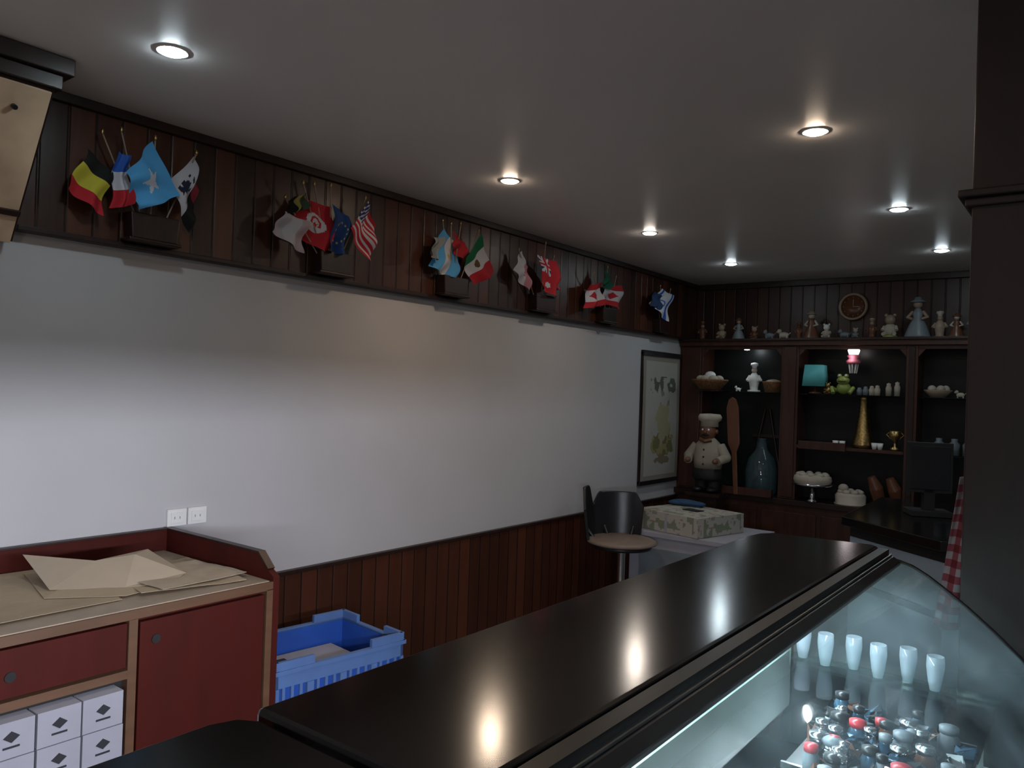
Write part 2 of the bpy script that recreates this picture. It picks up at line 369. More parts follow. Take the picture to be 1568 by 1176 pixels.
# ---------------------------------------------------------------- near-left bench cabinet
b=B("bench_cabinet"); x0=.006
b.box(x0,.71,-1.2,1.68,.08,.87,REDW)
b.box(.03,.70,-1.2,1.66,.0,.08,BLKM)
b.box(x0,.735,-1.2,1.69,.872,.90,EDGE); b.box(x0,.725,-1.2,1.68,.899,.903,LAM)
b.box(x0,.03,-1.2,1.72,.90,.985,REDW); b.box(x0,.034,-1.2,1.70,.985,.991,DWOOD)
b.prism([(x0,.0),(.735,0),(.735,.915),(.70,.935),(.64,.985),(x0,.985)],1.69,1.715,REDW,ax=1)
b.prism([(x0,.985),(.64,.985),(.70,.935),(.705,.94),(.645,.992),(x0,.992)],1.688,1.717,DWOOD,ax=1)
b.box(.71,.735,1.22,1.655,.1,.86,REDW)
b.box(.705,.735,1.665,1.69,.0,.875,EDGE)
b.box(.705,.737,1.185,1.212,.0,.872,EDGE)
b.box(.71,.735,.42,1.18,.735,.865,REDW)
b.box(.705,.737,-.4,1.185,.70,.725,EDGE)
b.box(.711,.712,.42,1.185,.1,.70,BLKM)
for y,z in((1.27,.80),(.87,.79)): b.cyl((.736,y,z),(.739,y,z),.014,.014,BLKM)
b.done(.003)
b=B("white_carton_stack")
for r in range(6):
    for k in range(6):
        y=1.165-.118*(k+1)-random.uniform(0,.004); z=.10+.098*r
        b.box(.714,.773,y,y+.112,z,z+.095,CARD)
        xx=.7732
        b.prism([(y+.056,z+.07),(y+.076,z+.055),(y+.056,z+.04),(y+.036,z+.055)],xx,xx+.002,INK,ax=0)
        b.box(xx,xx+.002,y+.036,y+.076,z+.026,z+.031,INK)
b.done()
def sheet(name,corners,z,amp,m,seed):
    b=B(name); c=[Vector(p) for p in corners]
    def fn(u,v):
        p=(c[0]*(1-u)+c[1]*u)*(1-v)+(c[3]*(1-u)+c[2]*u)*v
        h=amp*(abs(math.sin(u*3.1+seed))*abs(math.sin(v*2.3+seed*.7))+.25*abs(math.sin(u*9+v*5+seed)))
        return (p.x,p.y,z+h)
    b.grid(fn,16,16,m,smooth=False); return b.done(solid=.0012)
sheet("kraft_paper_sheet",[(.06,.2),(.66,.25),(.62,1.22),(.05,1.30)],.905,.006,KRAFT,1)
sheet("kraft_paper_sheet",[(.22,1.36),(.62,1.28),(.68,1.62),(.24,1.66)],.906,.008,KRAFT,2)
sheet("kraft_paper_sheet",[(.30,1.30),(.64,1.34),(.62,1.66),(.33,1.64)],.915,.006,KRAFT2,2.6)
def crumple(name,pts,fs,m):
    b=B(name); b.add(pts,fs,m); return b.done(solid=.0012)
crumple("folded_greaseproof_paper",[(.14,1.12,.985),(.40,1.10,.918),(.52,1.28,.916),(.50,1.50,.922),(.24,1.50,.965),(.33,1.27,.972),(.38,1.38,.985),(.22,1.30,.930),(.56,1.40,.914)],
 [(0,1,5),(1,2,5),(2,6,5),(2,8,3),(2,3,6),(6,3,4),(5,6,4),(5,4,7),(0,5,7)],KRAFT2)
crumple("folded_greaseproof_paper",[(.10,1.14,.912),(.46,1.06,.910),(.60,1.24,.910),(.58,1.36,.911),(.12,1.40,.912),(.34,1.22,.925)],[(0,1,5),(1,2,5),(2,3,5),(3,4,5),(4,0,5)],KRAFT)

# ---------------------------------------------------------------- blue crates
def crate(name,cx,cy,z0,rot,label):
    b=B(name); b.T=Matrix.Translation((cx,cy,z0))@Matrix.Rotation(math.radians(rot),4,'Z')
    hx,hy,h=.215,.285,.295; t=.012
    b.box(-hx+.01,hx-.01,-hy+.01,hy-.01,0,.012,BLUE)
    for sx,sy in((1,0),(-1,0),(0,1),(0,-1)):
        L=hy if sx else hx
        def pb(a0,a1,z_0,z_1,o0,o1,m):
            if sx: xs=sorted((sx*(hx-t+o0),sx*(hx-t+o1))); b.box(xs[0],xs[1],a0,a1,z_0,z_1,m)
            else: ys=sorted((sy*(hy-t+o0),sy*(hy-t+o1))); b.box(a0,a1,ys[0],ys[1],z_0,z_1,m)
        pb(-L,L,0,.045,0,t,LBLUE)
        pb(-L,L,.20,h-.035,0,t,LBLUE)
        pb(-L-.008,L+.008,h-.045,h-.03,0,t+.01,LBLUE)
        pb(-L,-L*.45,h-.035,h,0,t+.004,LBLUE); pb(L*.45,L,h-.035,h,0,t+.004,LBLUE)
        n=int(L*2/.035)
        for k in range(n+1):
            a=-L+k*(2*L/n); wd=.006 if k%4 else .014
            pb(max(-L,a-wd),min(L,a+wd),.045,.20,0,t-.002 if k%4 else t+.004,LBLUE)
        pb(-L+.005,L-.005,.02,h-.04,-.003,0,BLUE)
        if label: 
            pb(-.055,.055,.07,.16,t,t+.003,CARD); pb(-.02,.02,.09,.14,t+.003,t+.004,INK)
    return b.done(.002)
crate("blue_plastic_crate",.52,2.05,0,-7,True); crate("blue_plastic_crate",.52,2.05,.297,-7,True)
b=B("flattened_carton"); b.T=Matrix.Translation((.52,2.05,.297))@Matrix.Rotation(math.radians(-7),4,'Z')
b.box(-.18,.18,-.25,.20,.02,.17,CARD); b.box(-.16,-.02,-.2,.0,.17,.176,CARD); b.box(-.12,-.05,-.12,-.06,.176,.177,INK); b.box(.02,.15,-.05,.15,.17,.176,CARD); b.done(.003)

# ---------------------------------------------------------------- swivel chair
b=B("swivel_chair"); cx,cy=.44,4.70
b.lathe([(.0,.575),(.20,.575),(.235,.588),(.24,.598),(.215,.612),(.0,.616)],(cx,cy,0),SEAT,32)
b.lathe([(.0,.555),(.20,.555),(.21,.576),(.0,.577)],(cx,cy,0),BLK,24)
b.cyl((cx,cy,.56),(cx,cy,.1),.028,.028,CHROME,16); b.cyl((cx,cy,.30),(cx,cy,.1),.038,.04,BLK,16)
for k in range(5):
    a=k*2*math.pi/5+.3; e=(cx+.25*math.cos(a),cy+.25*math.sin(a))
    b.cyl((cx,cy,.11),(e[0],e[1],.07),.025,.016,BLK,10); b.cyl((e[0],e[1]-.02,.03),(e[0],e[1]+.02,.03),.03,.03,BLK,14)
    b.cyl((e[0],e[1],.07),(e[0],e[1],.03),.01,.01,CHROME,8)
def back(u,v):
    a=math.radians(228-142*u); r=.225+.030*v
    lob=abs(math.sin(math.pi*(u/.40))) if u<.40 else abs(math.sin(math.pi*(u-.40)/.60))
    if u<.40: top=.80+.145*min(1,lob*1.6)
    else: top=.80+.095*min(1,lob*2.2)
    return (cx+r*math.cos(a),cy+r*math.sin(a),.60+(top-.60)*v)
def bo(u): a=math.radians(228-142*u); return Vector((math.cos(a)*.018,math.sin(a)*.018,0))
b.grid(back,56,14,BLK)
b.grid(lambda u,v:tuple(Vector(back(u,v))+bo(u)),56,14,BLK)
b.grid(lambda u,v:tuple(Vector(back(u,1))+bo(u)*v+Vector((0,0,.006*math.sin(v*math.pi)))),56,3,BLK)
for u in(0,1): b.grid(lambda w,v,u=u:tuple(Vector(back(u,v))+bo(u)*w),2,10,BLK)
for a in(200,150,100): b.cyl((cx+.16*math.cos(math.radians(a)),cy+.16*math.sin(math.radians(a)),.565),(cx+.24*math.cos(math.radians(a)),cy+.24*math.sin(math.radians(a)),.66),.012,.012,BLK,8)
b.done()
# ---------------------------------------------------------------- chest, gift box
b=B("storage_chest"); b.box(.34,.98,5.00,5.66,.03,.60,CARD); b.box(.36,.96,5.02,5.64,0,.03,BLKM); b.box(.32,1.14,4.98,5.70,.60,.632,CARD)
b.box(.98,.985,5.1,5.56,.12,.52,GREY); b.box(.42,.9,4.995,5.0,.12,.52,GREY); b.done(.004)
b=B("floral_gift_box"); b.T=Matrix.Translation((.66,5.29,.634))@Matrix.Rotation(math.radians(-14),4,'Z')
def flor(u,v):
    s=vn(u*14,v*11); t=vn(u*25+7,v*21+3)
    if s>.70: return (.18,.20,.14)
    if t>.80: return (.26,.18,.15)
    if s<.22: return (.22,.22,.20)
    return (.36,.34,.30)
w=.275;d=.26;h=.135
b.grid(lambda u,v:(-w+2*w*u,-d+2*d*v,h),48,40,VP,flor,False)
for f in (lambda u,v:(-w+2*w*u,-d,h*v),lambda u,v:(-w+2*w*u,d,h*v),lambda u,v:(w,-d+2*d*u,h*v),lambda u,v:(-w,-d+2*d*u,h*v)):
    b.grid(f,48,12,VP,lambda u,v:flor(u,v*.3),False)
b.box(-w,w,-d,d,.0,.002,CARD)
b.box(-.012,.012,-d-.002,-d,.0,h,CARD); b.box(-.05,.08,-.02,.06,h,h+.006,BLKM)
b.done()
b=B("folded_navy_cloth"); b.ball((.53,5.50,.792),(.12,.06,.024),NAVY); b.ball((.61,5.50,.790),(.08,.05,.02),NAVY); b.ball((.47,5.48,.788),(.07,.05,.018),NAVY); b.box(.43,.66,5.46,5.54,.772,.778,NAVY); b.done()

# ---------------------------------------------------------------- back display shelving
b=B("display_shelving")
yf,yb=6.45,6.70
b.box(0.004,3.6,yf-.02,yb,.0,.76,SHW)
for x in(.30,.78,1.26,1.74,2.22,2.7,3.18): b.box(x,x+.44,yf-.035,yf-.02,.10,.68,SHW)
b.box(0.004,3.6,yf-.05,yb,.74,.785,DWOOD)
b.box(0.004,3.6,yb-.01,yb,.785,2.04,MIRROR)
b.box(0.004,3.6,yf-.03,yb,2.03,2.075,SHW); b.box(0.004,3.6,yf-.05,yb,2.07,2.09,DWOOD)
for x0,x1 in((0.004,.22),(.90,1.04),(1.83,1.91),(2.62,2.76),(3.5,3.6)):
    b.box(x0,x1,yf,yb,.785,2.03,SHW); b.box(x0+.02,x1-.02,yf-.012,yf,.80,2.02,DWOOD if x1-x0<.1 else SHW)
for x0,x1 in((.22,.90),(1.04,1.83),(1.91,2.62),(2.76,3.5)):
    b.box(x0,x1,yf+.02,yb-.01,1.635,1.645,SGL)
    b.box(x0,x1,yf,yf+.02,2.0,2.03,SHW)
    for s,xa in((1,x0),(-1,x1)): b.prism([(xa,2.0),(xa+s*.05,2.0),(xa,1.94)],yf,yf+.02,SHW,ax=1)
b.box(1.04,1.83,yf+.0,yb-.01,1.205,1.23,SHW)
b.box(1.06,1.42,yf-.02,yf+.0,1.20,1.265,SHW)
b.box(1.91,2.62,yf+.02,yb-.01,1.21,1.225,SGL)
b.done(.003)
SLM=emit("shelf_lamp_lens",(.85,.95,1),40)
b=B("shelf_downlight"); b.cyl((.58,6.52,2.0295),(.58,6.52,2.018),.035,.035,ALU,20); b.cyl((.58,6.52,2.018),(.58,6.52,2.000),.030,.020,SLM,20); b.done()
def pt(x,y,z,e,c,r=.03,n="shelf_lamp"):
    L=D.lights.new(n,'POINT'); L.energy=e; L.color=c; L.shadow_soft_size=r; o=D.objects.new(n,L); o.location=(x,y,z); S.collection.objects.link(o)
pt(1.43,6.44,1.94,.25,(1,.95,.95))

# wall clock
b=B("wall_clock")
x,z=1.38,2.36
b.T=Matrix.Translation((x,6.72,z))@Matrix.Rotation(math.radians(90),4,'X')
b.lathe([(.0,0.001),(.105,0.001),(.112,.015),(.105,.03),(.09,.03),(.088,.018),(.0,.018)],(0,0,0),BROWN,40)
b.lathe([(.0,.018),(.088,.018),(.088,.021),(.0,.021)],(0,0,0),BROWN,40)
b.lathe([(.104,.026),(.114,.032),(.100,.038),(.092,.030)],(0,0,0),TAN,40,cap=False)
b.box(-.003,.003,-.005,.06,.022,.024,TAN); b.box(-.003,.045,-.003,.003,.022,.024,TAN)
for k in range(12):
    a=k*math.pi/6; b.ball((.075*math.cos(a),.075*math.sin(a),.022),.005,TAN,6)
b.done()

# figurines
def figurine(name,x,y,z,h,mb,mh,mt,kind):
    b=B(name); k=h
    if kind=='chef':
        b.lathe([(.0,0),(.22*k,0),(.22*k,.05*k),(.13*k,.07*k),(.15*k,.2*k),(.19*k,.38*k),(.17*k,.52*k),(.09*k,.62*k),(.07*k,.66*k)],(x,y,z),mb,14,.8)
        b.ball((x,y,z+.72*k),.10*k,mh,10); b.lathe([(.09*k,.78*k),(.08*k,.85*k),(.13*k,.9*k),(.12*k,.97*k),(.0,1.0*k)],(x,y,z),mt,12)
        for s in(-1,1): b.tube([(x+s*.14*k,y,z+.54*k),(x+s*.24*k,y-.02*k,z+.4*k),(x+s*.16*k,y-.13*k,z+.38*k)],[.055*k,.045*k,.04*k],mb,8)
    elif kind=='dress':
        b.lathe([(.0,0),(.30*k,0),(.29*k,.05*k),(.2*k,.3*k),(.10*k,.5*k),(.13*k,.6*k),(.07*k,.7*k),(.05*k,.73*k)],(x,y,z),mb,16,.8)
        b.ball((x,y,z+.82*k),.11*k,mh,10); b.lathe([(.17*k,.86*k),(.18*k,.88*k),(.10*k,.92*k),(.07*k,.99*k),(.0,1.0*k)],(x,y,z),mt,14)
        for s in(-1,1): b.tube([(x+s*.11*k,y,z+.64*k),(x+s*.22*k,y-.04*k,z+.5*k),(x+s*.10*k,y-.12*k,z+.45*k)],[.04*k,.035*k,.03*k],mh,8)
    elif kind=='animal':
        b.ball((x,y,z+.38*k),(.48*k,.26*k,.28*k),mb,12); b.ball((x-.42*k,y-.03*k,z+.72*k),(.22*k,.2*k,.22*k),mb,10); b.ball((x-.60*k,y-.05*k,z+.66*k),(.1*k,.09*k,.08*k),mh,8)
        for s in(-1,1): b.cyl((x-.40*k,y+s*.12*k,z+.86*k),(x-.38*k,y+s*.18*k,z+1.0*k),.05*k,.01*k,mt,8)
        for dx in(-.3,.3):
            for dy in(-.13,.13): b.cyl((x+dx*k,y+dy*k,z+.3*k),(x+dx*k,y+dy*k,z),.085*k,.07*k,mb,8)
        b.tube([(x+.45*k,y,z+.45*k),(x+.6*k,y,z+.6*k)],.04*k,mb,8)
    elif kind=='seated':
        b.lathe([(.0,0),(.26*k,0),(.26*k,.08*k),(.22*k,.1*k)],(x,y,z),mt,12)
        b.ball((x,y,z+.32*k),(.24*k,.2*k,.25*k),mb,12); b.ball((x,y-.03*k,z+.70*k),(.19*k,.18*k,.2*k),mh,12)
        for s in(-1,1):
            b.tube([(x+s*.13*k,y,z+.2*k),(x+s*.2*k,y-.25*k,z+.14*k)],[.1*k,.07*k],mb,8); b.ball((x+s*.15*k,y,z+.88*k),.07*k,mh,8)
            b.tube([(x+s*.2*k,y,z+.45*k),(x+s*.26*k,y-.12*k,z+.3*k)],.06*k,mb,8)
    return b.done()
zt=2.091; yy=6.55
fs=[(.16,.17,'chef',BROWN,TAN,BROWN),(.34,.15,'seated',TAN,TAN,BROWN),(.49,.19,'dress',GREY,TAN,BROWN),(.63,.12,'seated',BROWN,TAN,GREY),(.76,.085,'animal',GREY,BROWN,GREY),(.88,.09,'animal',CREAM,CREAM,BROWN),
(1.0,.14,'chef',BROWN,BROWN,BROWN),(1.10,.23,'dress',BROWN,CREAM,TAN),(1.22,.13,'seated',CREAM,WHITE,GREY),(1.36,.08,'animal',GREY,TAN,GREY),(1.44,.09,'seated',GREY,CREAM,TAN),(1.56,.16,'chef',BROWN,TAN,TAN),
(1.69,.20,'seated',CREAM,TAN,GREEN),(1.88,.31,'dress',GREY,TAN,GREY),(2.03,.20,'chef',TAN,TAN,CREAM),(2.14,.18,'dress',BROWN,CREAM,BROWN),(2.27,.24,'chef',GREY,CREAM,WHITE),(2.42,.17,'seated',TAN,CREAM,BROWN),(2.6,.2,'dress',GREY,TAN,TAN)]
for x,h,k,a,c,d in fs: figurine({'chef':"chef_figurine",'dress':"lady_figurine",'animal':"animal_figurine",'seated':"seated_figurine"}[k],x,yy,zt,h,a,c,d,k)

# shelf goods
zs=1.646
b=B("egg_basket"); ex,ez=.31,1.655; b.lathe([(.0,0),(.09,0),(.15,.07),(.155,.085),(.145,.085),(.085,.015),(.0,.015)],(ex,6.40,ez),WICK,24)
for k in range(7):
    a=k*.9; b.ball((ex+.08*math.cos(a),6.40+.07*math.sin(a),ez+.09),(.04,.035,.03),CREAM,10)
b.ball((ex,6.40,ez+.12),(.05,.04,.035),WHITE,10)
b.box(.20,.40,6.37,6.46,ez-.015,ez,SHW)
b.done()
figurine("chef_figurine",.64,6.55,zs,.25,WHITE,CREAM,WHITE,'chef')
b=B("wicker_basket"); b.lathe([(.0,0),(.07,0),(.085,.08),(.09,.09),(.08,.09),(.065,.01),(.0,.01)],(.80,6.56,zs),WICK,20); b.ball((.80,6.56,zs+.08),(.07,.06,.03),TAN); b.done()
figurine("bird_figurine",.50,6.56,zs,.05,WHITE,TAN,WHITE,'animal')
b=B("teal_lamp"); b.lathe([(.05,0),(.05,.01),(.012,.02),(.012,.06)],(1.16,6.50,zs),BROWN,14)
b.T=Matrix.Translation((1.16,6.50,zs+.06))@Matrix.Rotation(math.radians(45),4,'Z')
b.lathe([(.0,0),(.115,0),(.095,.17),(.0,.17)],(0,0,0),TEAL,4); b.done()
figurine("mask_figurine",1.26,6.49,zs,.10,GOLD,GOLD,BROWN,'seated')
b=B("frog_figurine"); x=1.37; b.ball((x,6.53,zs+.05),(.055,.05,.05),GREEN); b.ball((x,6.51,zs+.11),(.05,.045,.035),GREEN)
for s in(-1,1):
    b.ball((x+s*.025,6.50,zs+.145),.018,GREEN,10); b.ball((x+s*.025,6.485,zs+.148),.009,WHITE,8); b.tube([(x+s*.05,6.53,zs+.03),(x+s*.08,6.49,zs+.05),(x+s*.06,6.46,zs+.01)],.016,GREEN,8)
b.box(x-.03,x+.03,6.462,6.468,zs+.1,zs+.106,INK); b.done()
b=B("hanging_lantern"); x=1.44; LAMP=emit("lantern_glow",(1,.9,.9),6)
b.T=Matrix.Translation((0,0,.045))
b.cyl((x,6.52,1.983),(x,6.52,1.975),.02,.02,BLK,10); b.lathe([(.0,0),(.035,0),(.045,.03),(.03,.05),(.0,.055)],(x,6.52,1.92),LAMP,18)
b.lathe([(.0,0),(.05,0),(.055,.02),(.035,.04),(.05,.06),(.03,.075),(.0,.08)],(x,6.52,1.845),PINK,18)
for k in range(8):
    a=k*math.pi/4; b.cyl((x+.035*math.cos(a),6.52+.035*math.sin(a),1.845),(x+.025*math.cos(a),6.52+.025*math.sin(a),1.77),.006,.003,WHITE,6)
b.done()
b=B("shaker_set")
for k,(x,h) in enumerate([(1.49,.06),(1.535,.07),(1.58,.075),(1.62,.08),(1.70,.10),(1.76,.11)]):
    b.lathe([(.0,0),(.02,0),(.022,h*.6),(.014,h*.8),(.016,h*.92),(.0,h)],(x,6.52,zs),CREAM if k>1 else GREY,14)
b.done()
b=B("gold_bottle"); b.lathe([(.0,0),(.075,0),(.08,.03),(.06,.12),(.035,.28),(.03,.38),(.04,.40),(.0,.405)],(1.52,6.55,1.231),GOLD,24); b.done()
b=B("tea_cup_set")
for x in(1.335,1.385,1.62,1.66): b.lathe([(.0,0),(.015,0),(.024,.05),(.021,.05),(.012,.008),(.0,.008)],(x,6.48,1.231),WHITE,14)
b.done()
b=B("brass_trophy"); b.lathe([(.0,0),(.035,0),(.035,.02),(.01,.03),(.012,.07),(.04,.10),(.042,.15),(.036,.15),(.03,.11),(.0,.105)],(1.76,6.50,1.231),GOLD,18)
for s in(-1,1): b.tube([(1.76+s*.04,6.5,1.37),(1.76+s*.06,6.5,1.35),(1.76+s*.03,6.5,1.32)],.004,GOLD,6)
b.done()
b=B("iced_cake_on_stand"); x=1.18; b.lathe([(.0,0),(.06,0),(.02,.02),(.02,.12),(.15,.13),(.155,.145),(.0,.145)],(x,6.44,.786),CHROME,28)
b.lathe([(.0,.146),(.135,.146),(.145,.17),(.14,.20),(.12,.215),(.0,.22)],(x,6.44,.786),CREAM,28)
for k in range(9):
    a=k*2*math.pi/9; b.ball((x+.10*math.cos(a),6.44+.10*math.sin(a),1.0),(.03,.03,.02),CREAM,8)
b.done()
b=B("iced_cake"); x=1.45; b.lathe([(.0,0),(.12,0),(.12,.01),(.11,.012),(.115,.07),(.10,.09),(.0,.095)],(x,6.52,.786),CREAM,28)
for k in range(7):
    a=k*.9; b.ball((x+.07*math.cos(a),6.52+.07*math.sin(a),.885),(.03,.03,.02),CREAM,8)
b.ball((x-.05,6.50,.91),(.04,.04,.035),CREAM,10)
b.done()
b=B("wooden_clog_pair")
for x in(1.64,1.77):
    b.tube([(x+.02,6.52,.84),(x,6.50,.93),(x-.035,6.48,1.02)],[.045,.05,.03],BROWN,12); b.ball((x+.02,6.52,.835),(.048,.05,.048),BROWN)
b.done()
b=B("fruit_bowl"); b.lathe([(.0,0),(.05,0),(.10,.05),(.095,.055),(.045,.01),(.0,.01)],(2.03,6.56,zs),TAN,22)
for k in range(5): b.ball((2.03+.05*math.cos(k*1.3),6.56+.05*math.sin(k*1.3),zs+.06),.03,CREAM,10)
b.done()
figurine("animal_figurine",2.18,6.54,zs,.06,CREAM,CREAM,TAN,'animal'); figurine("lady_figurine",2.28,6.54,zs,.10,GREY,CREAM,TAN,'dress')
b=B("glass_jar_set")
for x in(2.05,2.15,2.24): b.lathe([(.0,0),(.035,0),(.038,.08),(.02,.10),(.022,.12),(.0,.12)],(x,6.54,1.226),GREY,16)
b.done()
b=B("glass_carboy"); b.lathe([(.0,0),(.11,0),(.125,.03),(.13,.2),(.105,.30),(.045,.38),(.032,.46),(.042,.47),(.0,.47)],(.73,6.54,.787),BOTG,28); b.done()
b=B("wooden_tray"); b.box(.46,.88,6.36,6.40,.786,.80,BROWN); b.box(.46,.88,6.355,6.365,.786,.85,SHW); b.box(.46,.47,6.36,6.40,.786,.85,SHW); b.box(.87,.88,6.36,6.40,.786,.85,SHW); b.done(.002)
b=B("wooden_easel")
for x0,x1 in((.56,.70),(.87,.74)): b.tube([(x0,6.675,.80),(x1,6.675,1.50)],.011,DWOOD,8)
b.box(.60,.84,6.67,6.685,1.26,1.285,DWOOD); b.done()
b=B("bread_paddle"); b.T=Matrix.Translation((.585,6.36,.786))@Matrix.Rotation(math.radians(-4),4,'Y')
b.prism([(-.018,0),(.018,0),(.02,.35),(.05,.42),(.052,.72),(.03,.79),(0,.81),(-.03,.79),(-.052,.72),(-.05,.42),(-.02,.35)],-.01,.01,BROWN,ax=1); b.done(.003)
# chef statue
b=B("chef_statue"); x,y,z=.37,6.27,.79
b.box(x-.14,x+.14,y-.10,y+.10,.0,.02,DWOOD)
b.box(x-.12,x+.12,y-.09,y+.09,.02,.76,DWOOD); b.box(x-.15,x+.15,y-.11,y+.11,.76,.79,DWOOD)
for s in(-1,1):
    b.ball((x+s*.06,y-.03,z+.025),(.045,.075,.028),BLK); b.cyl((x+s*.055,y,z+.03),(x+s*.05,y,z+.22),.048,.06,BLKM,14)
b.lathe([(.0,.20),(.115,.20),(.125,.26),(.12,.34),(.11,.40),(.07,.44),(.045,.46)],(x,y,z),DULL,22,.8)
b.lathe([(.118,.20),(.125,.12),(.11,.10),(.0,.10)],(x,y,z),BLKM,20,.8)
b.ball((x,y-.01,z+.51),(.066,.07,.075),SKIN,16); b.ball((x,y-.08,z+.505),(.014,.014,.017),SKIN,8)
for s in(-1,1):
    b.ball((x+s*.07,y,z+.51),(.012,.02,.02),SKIN,8); b.ball((x+s*.026,y-.07,z+.525),(.009,.007,.009),WHITE,8)
    b.tube([(x+s*.10,y,z+.39),(x+s*.165,y-.02,z+.30),(x+s*.13,y-.11,z+.27)],[.045,.042,.034],DULL,12)
    b.ball((x+s*.12,y-.14,z+.27),(.024,.028,.022),SKIN,10)
b.ball((x,y-.073,z+.482),(.032,.012,.010),BLKM,10)
b.tube([(x-.05,y-.06,z+.445),(x,y-.08,z+.43),(x+.05,y-.06,z+.445)],.018,BROWN,8)
b.lathe([(.0,.55),(.072,.55),(.072,.59),(.094,.605),(.100,.63),(.085,.655),(.0,.66)],(x+.005,y,z),CREAM,22)
for k in range(3): b.ball((x,y-.105+.004*k,z+.24+.06*k),.008,BLK,6)
b.done()

# ---------------------------------------------------------------- bar ledge (dark counter top)
b=B("bar_counter")
b.prism([(2.345,.488),(2.345,1.87),(2.352,1.92),(2.375,1.955),(2.60,1.985),(2.616,1.97),(2.616,.488)],1.222,1.265,CTOP)
b.prism([(2.335,-1.0),(2.335,.44),(2.345,.468),(2.365,.480),(2.616,.480),(2.616,-1.0)],1.219,1.262,CTOP)
b.done(.006)
# ---------------------------------------------------------------- curved glass display case
prof=[(2.640,1.238),(2.66,1.236),(2.69,1.228),(2.72,1.212),(2.75,1.192),(2.80,1.156),(2.85,1.115),(2.91,1.06),(2.955,1.00),(2.99,.93),(3.01,.86),(3.02,.80)]
def pr(t):
    k=t*(len(prof)-1); i=min(int(k),len(prof)-2); f=k-i
    return (prof[i][0]*(1-f)+prof[i+1][0]*f, prof[i][1]*(1-f)+prof[i+1][1]*f)
y0,y1=-.9,1.97
b=B("glass_display_case")
b.box(2.39,2.42,-1.0,1.955,0,.80,DWOOD)
for y in(-1.0,.47,1.935): b.box(2.39,2.415,y,y+.02,.8,1.217,DWOOD)
b.box(2.425,3.03,y0,y1,.06,.80,DWOOD); b.box(2.45,3.0,y0,y1,0,.06,BLKM)
b.box(2.425,3.02,y0,y1-.01,.80,.83,WHITE)
b.box(2.66,2.99,.1,1.78,.83,.834,BLK)            # dark liner under the sweets
b.box(2.425,2.432,y0,y1-.02,.83,1.13,DOORW)    # opal sliding doors at the back, open gap above
b.box(2.619,2.640,y0,y1,1.217,1.262,BLK)
b.prism([(2.640,1.232),(2.664,1.229),(2.664,1.2375),(2.650,1.246),(2.640,1.247)],y0,y1,BLK,ax=1)
b.box(2.640,2.646,y0,y1,1.247,1.251,ALU)
b.grid(lambda u,v:(pr(u)[0],y0+(y1-y0)*v,pr(u)[1]),44,2,GLS)
n=40; pts=[pr(i/n) for i in range(n+1)]
poly=[(2.432,.83),(2.432,1.215),(2.62,1.217)]+pts
vs=[(p[0],y1,p[1]) for p in poly]; b.add(vs,[tuple(range(len(vs)))],EGL)
for i in range(n):
    b.cyl((pts[i][0],y1,pts[i][1]+.002),(pts[i+1][0],y1,pts[i+1][1]+.002),.004,.004,BLK,6)
b.box(2.435,2.87,.0,1.93,.985,.992,SGC)
for y in(.05,.95,1.9): b.cyl((2.46,y,.83),(2.46,y,.985),.006,.006,CHROME,8); b.cyl((2.84,y,.83),(2.84,y,.985),.006,.006,CHROME,8)
b.cyl((2.55,-.6,1.195),(2.55,1.85,1.195),.011,.011,TUBE,12)
b.box(2.53,2.57,-.62,-.6,1.18,1.217,WHITE); b.box(2.53,2.57,1.85,1.87,1.18,1.217,WHITE)
b.done(fixn=False)
def multi(name,cnt,fn):
    b=B(name)
    for k in range(cnt): fn(b,k)
    return b.done()
def tumbler(b,k):
    x=2.475+.056*k; y=1.90-.02*(k%2)
    b.lathe([(.0,0),(.010,0),(.014,.02),(.018,.05),(.017,.072),(.015,.072),(.012,.02),(.0,.012)],(x,y,.993),FRO,14)
multi("streak_glass_row",6,tumbler)  # glasses put here to stand in for bright streaks reflected in the case front
def tray(b,k):
    y=1.30-.32*k
    b.box(2.62,2.865,y,y+.29,.993,.998,BLK); b.box(2.62,2.865,y,y+.006,.998,1.008,CHROME); b.box(2.62,2.865,y+.284,y+.29,.998,1.008,CHROME)
multi("serving_tray",4,tray)
WRAP=plain("shiny_wrapper",(.30,.31,.34),.12,metal=.9,var=.6,scale=40)
BLUEW=plain("blue_wrapper",(.05,.11,.17),.2,metal=.4,var=.5,scale=40)
def sweet(b,k):
    low=k<330
    if low:
        x=random.uniform(2.66,2.975); z=.866; y=random.uniform(.5,1.80)
    else:
        y=random.uniform(.05,1.58); x=random.uniform(max(2.62,2.62+(1.50-y)*.20),2.855); z=1.026
    m=random.choice([WRAP,WRAP,BLUEW,BLUEW,BLK,CHROME,BLK,BLK,GREY,BLUEW,BROWN])
    r=random.uniform(.010,.018)
    if k%5==0: b.lathe([(.0,-.026),(r,-.026),(r*1.05,.0),(r*.8,.008),(r*.8,.014),(.0,.016)],(x,y,z),m,12); b.lathe([(.0,.012),(r*.9,.012),(r*.9,.022),(.0,.023)],(x,y,z),random.choice([CHROME,CHROME,BLK,GREY,RED]),12)
    else:
        v=[]; 
        for q in range(14): 
            a=random.uniform(0,6.28); h=random.uniform(-.026,.010); rr=r*random.uniform(.5,1.9); v.append((x+rr*math.cos(a),y+rr*math.sin(a),z+h))
        b.add(v,[(0,1,2),(2,3,4),(4,5,6),(6,7,8),(8,9,10),(10,11,12),(1,3,5),(5,7,9),(9,11,13),(0,6,12)],m)
multi("wrapped_confectionery",1000,sweet)
